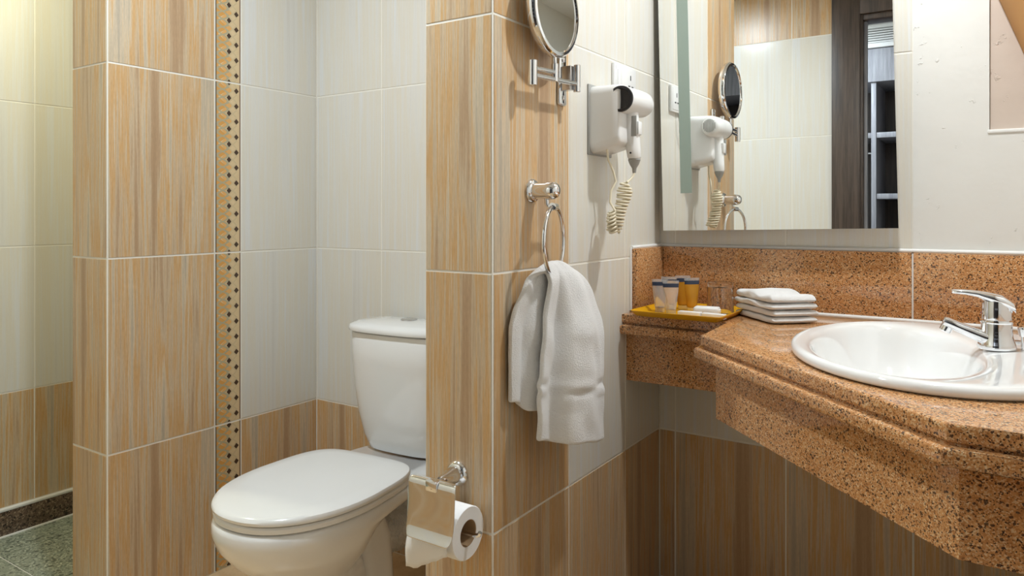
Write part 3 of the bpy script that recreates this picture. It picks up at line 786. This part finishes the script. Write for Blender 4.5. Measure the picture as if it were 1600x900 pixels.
# ------------------------------------------------------------------ things on the counter
ZT = ZC
tr_ = thing('amenity_tray', 'shallow yellow tray of toiletries on the granite shelf', 'tray', (-.713, 1.985, ZT), math.radians(-1))
bm = bmesh.new()
def rect(hx, hy, z, r=.012): return [Vector((p.y, p.z, z)) for p in rr(0, -hx, hx, -hy, hy, r, 4)]
loft(bm, [rect(.112, .112, 0), rect(.116, .116, .001), rect(.127, .127, .014), rect(.128, .128, .0155), rect(.126, .126, .016), rect(.114, .114, .004), rect(.112, .112, .0035)])
bm_obj('tray_dish', bm, 'tray', tr_, 40)
for sx_ in (-1, 1): boxo('rim_bead', (sx_ * .1265 - .0012, -.118, .0145), (sx_ * .1265 + .0012, .118, .0168), 'tray', tr_, bev=.0008)
zt = ZT + .0036
def tube_bottle(x, y, rot, body, label, hh=.090):
    o = thing('toiletry_tube', label, 'toiletry', (x, y, zt), rot, 'toiletry tubes on the tray')
    bm = bmesh.new()
    def fl_(a, b, z): return [Vector((a * math.cos(2 * PI * i / 28), b * math.sin(2 * PI * i / 28), z)) for i in range(28)]
    loft(bm, [fl_(.0125, .0125, .012), fl_(.0145, .0145, .014), fl_(.0165, .013, .035), fl_(.0195, .0085, .055), fl_(.0215, .004, hh - .014)])
    bm_obj('tube_body', bm, body, o, 40)
    bm = bmesh.new(); loft(bm, [fl_(.0215, .0045, hh - .0155), fl_(.0222, .0032, hh - .005)]); bm_obj('printed_band', bm, 'navy', o, 40)
    bm = bmesh.new(); loft(bm, [fl_(.0222, .0024, hh - .005), fl_(.0224, .0014, hh + .003)]); bm_obj('crimped_end', bm, 'clear_tube', o, 40)
    latheo('cap', [(0, 0), (.0135, 0), (.014, .001), (.0132, .012), (0, .012)], 'clear_tube', o, 24)
    return o
tube_bottle(-.795, 1.962, math.radians(30), 'clear_tube', 'clear toiletry tube nearest the tiled wall on the tray')
tube_bottle(-.752, 1.935, math.radians(30), 'clear_tube', 'clear toiletry tube second from the tiled wall, at the tray front')
tube_bottle(-.790, 2.018, math.radians(25), 'amber_tube', 'amber toiletry tube behind the two clear ones', .093)
tube_bottle(-.762, 2.055, math.radians(30), 'amber_tube', 'amber toiletry tube at the back of the tray', .095)
tube_bottle(-.722, 2.020, math.radians(40), 'amber_tube', 'amber toiletry tube nearest the drinking glass', .093)
gl = thing('drinking_glass', 'clear drinking glass turned upside down on the tray', 'glass', (-.648, 2.045, zt))
latheo('glass_wall', [(.0355, .0005), (.0365, .002), (.0345, .06), (.033, .077), (.031, .080), (0, .080), ], 'glass', gl, 40, cap0=False)
latheo('glass_inner', [(.0335, .0005), (.0325, .06), (.031, .066), (0, .066)], 'glass', gl, 40, cap0=False)
me = gl.children[0].data
gl2 = bmesh.new()
# one closed glass wall
lathe(gl2, [(.0350, 0), (.0375, .001), (.0365, .05), (.0355, .083), (.033, .086), (1e-5, .086), (1e-5, .073), (.0305, .071), (.0330, .05), (.0345, .001), (.0350, 0)], 48, None, False, False)
for c in list(gl.children): bpy.data.objects.remove(c)
g0 = bm_obj('glass_wall', gl2, 'glass', gl, 40)
latheo('paper_coaster', [(0, 0), (.040, 0), (.040, .0008), (0, .0008)], 'box_white', gl, 32, Matrix.Translation((0, 0, -.0009)))
def carton(x, y, z, rz_, a, b, c, label, name='soap_box'):
    o = thing(name, label, 'box', (x, y, z), rz_)
    boxo('carton', (-a / 2, -b / 2, 0), (a / 2, b / 2, c), 'box_white', o, bev=.001)
    boxo('end_flap', (a / 2 - .0008, -b / 2 + .002, .002), (a / 2 + .0006, b / 2 - .002, c - .002), 'box_white', o)
    return o
carton(-.690, 1.915, zt, math.radians(-2), .062, .022, .014, 'flat white carton lying at the front of the yellow tray')
carton(-.625, 1.917, zt, math.radians(-4), .062, .022, .013, 'flat white carton lying at the front corner of the tray by the folded cloths')
sp_ = thing('soap_packet', 'white wrapped soap bar lying behind the flat cartons on the tray', 'soap', (-.660, 1.965, zt), math.radians(8))
boxo('wrapper', (-.034, -.020, 0), (.034, .020, .024), 'box_white', sp_, bev=.006, seg=3)
boxo('wrapper_fold', (.030, -.012, .006), (.0365, .012, .018), 'box_white', sp_, bev=.002)

def cloth_layer(k, label):
    bm = bmesh.new()
    L, Wd, h = .105 - .002 * (k % 2), .063 + .001 * (k % 3), .0165
    nx, ns = 26, 28; rings = []
    z0 = ZC + .001 + k * .0174
    for i in range(nx + 1):
        t = -1 + 2 * i / nx; e_ = (1 - abs(t) ** 12) ** .5 if abs(t) < 1 else 0
        e_ = max(e_, .12); r = []
        for j in range(ns):
            a = 2 * PI * j / ns; c, s_ = math.cos(a), math.sin(a)
            y = Wd * math.copysign(abs(c) ** .3, c) * (.95 + .05 * e_)
            zz = h / 2 * math.copysign(abs(s_) ** .4, s_) * e_
            x = L * t
            wob = noise.noise(Vector((x * 26, y * 22, k * 3.1))) * .0035
            if k == 3 and s_ > 0: wob += .010 * (.5 + .5 * math.sin(t * 5.5 + 2.2)) * max(0, s_) ** .5 * e_
            if s_ < 0: wob *= .15
            r.append(Vector((x, y + noise.noise(Vector((x * 30, zz * 90, k))) * .003, z0 + h / 2 + zz + wob)))
        rings.append(r)
    loft(bm, rings)
    mt = Matrix.Translation((-.495 + .002 * math.sin(k * 2), 2.028, 0)) @ Matrix.Rotation(math.radians(-47 + 1.5 * math.sin(k * 1.7)), 4, 'Z')
    bmesh.ops.transform(bm, matrix=mt, verts=bm.verts)
    o = bm_obj('face_cloth', bm, 'terry', None, 180)
    return tag(o, label, 'towel', 'folded face cloths')
for k, nm in enumerate(('bottom one lying on the granite counter', 'second from the counter', 'third from the counter', 'wavy topmost one of the stack')):
    cloth_layer(k, 'folded white face cloth beside the tray, ' + nm)

# ------------------------------------------------------------------ lamp in the plaster niche
sl = thing('wall_lamp', 'tan tapered wall lamp shade in the plaster niche', 'lamp', (.170, YV + .006, 1.42))
bm = bmesh.new()
def half(r, z, n=28): return [Vector((r * math.cos(PI * i / n), -r * math.sin(PI * i / n), z)) for i in range(n + 1)]
loft(bm, [half(.072, 0), half(.100, .08), half(.158, .24), half(.176, .29)], False, False, closed=False)
so_ = bm_obj('shade', bm, 'shade', sl, 60); q = so_.modifiers.new('s', 'SOLIDIFY'); q.thickness = .003
lb = bpy.data.lights.new('wall_lamp_bulb', 'POINT'); lb.energy = .35; lb.color = (1, .68, .45); lb.shadow_soft_size = .02
lbo = bpy.data.objects.new('wall_lamp_bulb', lb); C.objects.link(lbo); lbo.parent = sl; lbo.location = (0, -.06, .13)
boxo('back_plate', (-.05, -.012, .03), (.05, 0, .2), 'brushed', sl, bev=.002)
boxo('lamp_base', (-.012, -.045, .05), (.012, -.012, .075), 'brushed', sl, bev=.002)

# ------------------------------------------------------------------ floor drain
fd = thing('floor_drain', 'round chrome floor drain grate in the beige floor', 'drain', (-1.60, .35, 0))
latheo('drain_frame', [(.045, .0), (.055, .0), (.055, .002), (.047, .003), (.045, .0)], 'brushed', fd, 40, cap0=False, cap1=False)
latheo('drain_well', [(0, .0004), (.046, .0004), (0, .0006)], 'black', fd, 32)
for k in range(-4, 5):
    h = math.sqrt(.045 ** 2 - (k * .0095) ** 2)
    boxo('grate_bar', (k * .0095 - .0025, -h, .001), (k * .0095 + .0025, h, .0025), 'brushed', fd)

# ------------------------------------------------------------------ ceiling downlights
places = ['above the washbasin', 'in front of the toilet', 'in the shower', 'in the hall outside the door']
for (lx, ly, p, col, dia), pl in zip(LAMPS + HALL_LAMPS, places):
    dl = thing('downlight', 'round recessed ceiling downlight ' + pl, 'lamp', (lx, ly, CEIL), 0, 'recessed downlights')
    latheo('trim_ring', [(.040, -.001), (.040, -.006), (.048, -.007), (.056, -.004), (.057, -.0005), (.040, -.001)], 'brushed', dl, 40, cap0=False, cap1=False)
    latheo('lens', [(0, -.004), (.040, -.004), (.040, -.002), (0, -.002)], 'lens', dl, 32)

# ------------------------------------------------------------------ wardrobe in the hall (seen in the mirror)
wd = thing('wardrobe', 'open wardrobe with pale grey shelves seen through the doorway in the mirror', 'wardrobe', (-.25, -1.20, 0))
X0, X1, D, HW = -1.1, .9, -.5, 2.02
boxo('back_panel', (X0, D, 0), (X1, D + .015, HW), 'inner_wood', wd)
for x in (X0, -.445, .05, X1 - .03): boxo('upright', (x, D + .016, 0), (x + .03, 0, HW), 'grey_wood', wd, bev=.001)
for z in (.42, .86, 1.27, 1.68): boxo('shelf', (-.414, D + .016, z - .035), (.049, -.004, z), 'grey_wood', wd, bev=.001)
for z in (1.68,): boxo('shelf', (X0 + .031, D + .016, z - .035), (-.446, -.004, z), 'grey_wood', wd, bev=.001)
for z in (.42, .86, 1.27, 1.68): boxo('shelf', (.081, D + .016, z - .035), (X1 - .031, -.004, z), 'grey_wood', wd, bev=.001)
boxo('header_panel', (X0, D, HW), (X1, .012, 2.24), 'grey_wood', wd, bev=.001)
tubeo('hanging_rail', [(X0 + .03, D / 2, 1.56), (-.445, D / 2, 1.56)], .012, 'brushed', wd)
for k, (x, nm) in enumerate(((-.86, 'nearest the wardrobe divider'), (-.93, 'second from the wardrobe divider'))):
    h = thing('coat_hanger', 'brown wooden coat hanger on the rail, ' + nm, 'hanger', (x, -1.20 + D / 2, 1.56), 0, 'coat hangers')
    tubeo('hook', [(0, 0, -.012)] + arc((0, 0, 0), .0145, 0, PI, 8, (0, 1, 0)) [::-1] + [(0, .0145, -.02), (0, 0, -.04), (0, 0, -.07)], .002, 'brushed', h, 8)
    bm = bmesh.new()
    prism(bm, [(0, 0), (.2, -.075), (.2, -.095), (0, -.03), (-.2, -.095), (-.2, -.075)], -.008, .008)
    bmesh.ops.transform(bm, matrix=Matrix.Translation((0, 0, -.06)) @ Matrix(((0, 0, 1, 0), (1, 0, 0, 0), (0, 1, 0, 0), (0, 0, 0, 1))), verts=bm.verts)
    bm_obj('shoulders', bm, 'wood_hanger', h)
vg = thing('air_vent', 'white slatted air vent grille above the wardrobe', 'vent', (-.25, -1.20, 2.245))
boxo('vent_frame', (X0, -.02, 0), (X1, .03, .03), 'paint', vg, bev=.003)
boxo('vent_frame', (X0, -.02, .13), (X1, .03, .153), 'paint', vg, bev=.003)
for k in range(6): boxo('vent_slat', (X0, -.010 + .004 * 0, .036 + k * .016), (X1, .012, .045 + k * .016), 'paint', vg)
boxo('vent_back', (X0, -.022, .0), (X1, -.015, .153), 'mirror_back', vg)

# ------------------------------------------------------------------ pieces that belong to a part
def under(t, part, *names):
    p = next(c for c in t.children if c.name.split('.')[0] == part)
    for c in list(t.children):
        if c is not p and c.name.split('.')[0] in names: c.parent = p
under(hd, 'barrel', 'nozzle_ring', 'intake_slot')
under(hd, 'handle', 'switch', 'switch_frame', 'hanging_eye', 'strain_relief')
under(hd, 'holder', 'holder_backplate')
under(to, 'cistern_lid', 'flush_button')
under(to, 'seat_lid', 'hinge')
under(to, 'bowl', 'trapway')
under(sm_, 'rim', 'mirror_disc')
under(sm_, 'wall_plate', 'screw', 'hinge_block')
under(wm, 'glass_pane', 'frosted_band')
under(so, 'face_plate', 'pin_slot', 'inner_frame')
under(tp, 'cartridge_dome', 'indicator_dot')
under(tp, 'spout', 'aerator')
under(tp, 'pop_up_rod', 'pop_up_knob')
under(ph, 'cover', 'cover_clip')
under(tr, 'ring_hanger', 'ring_clip')
under(pr, 'roll', 'core', 'loose_sheet')
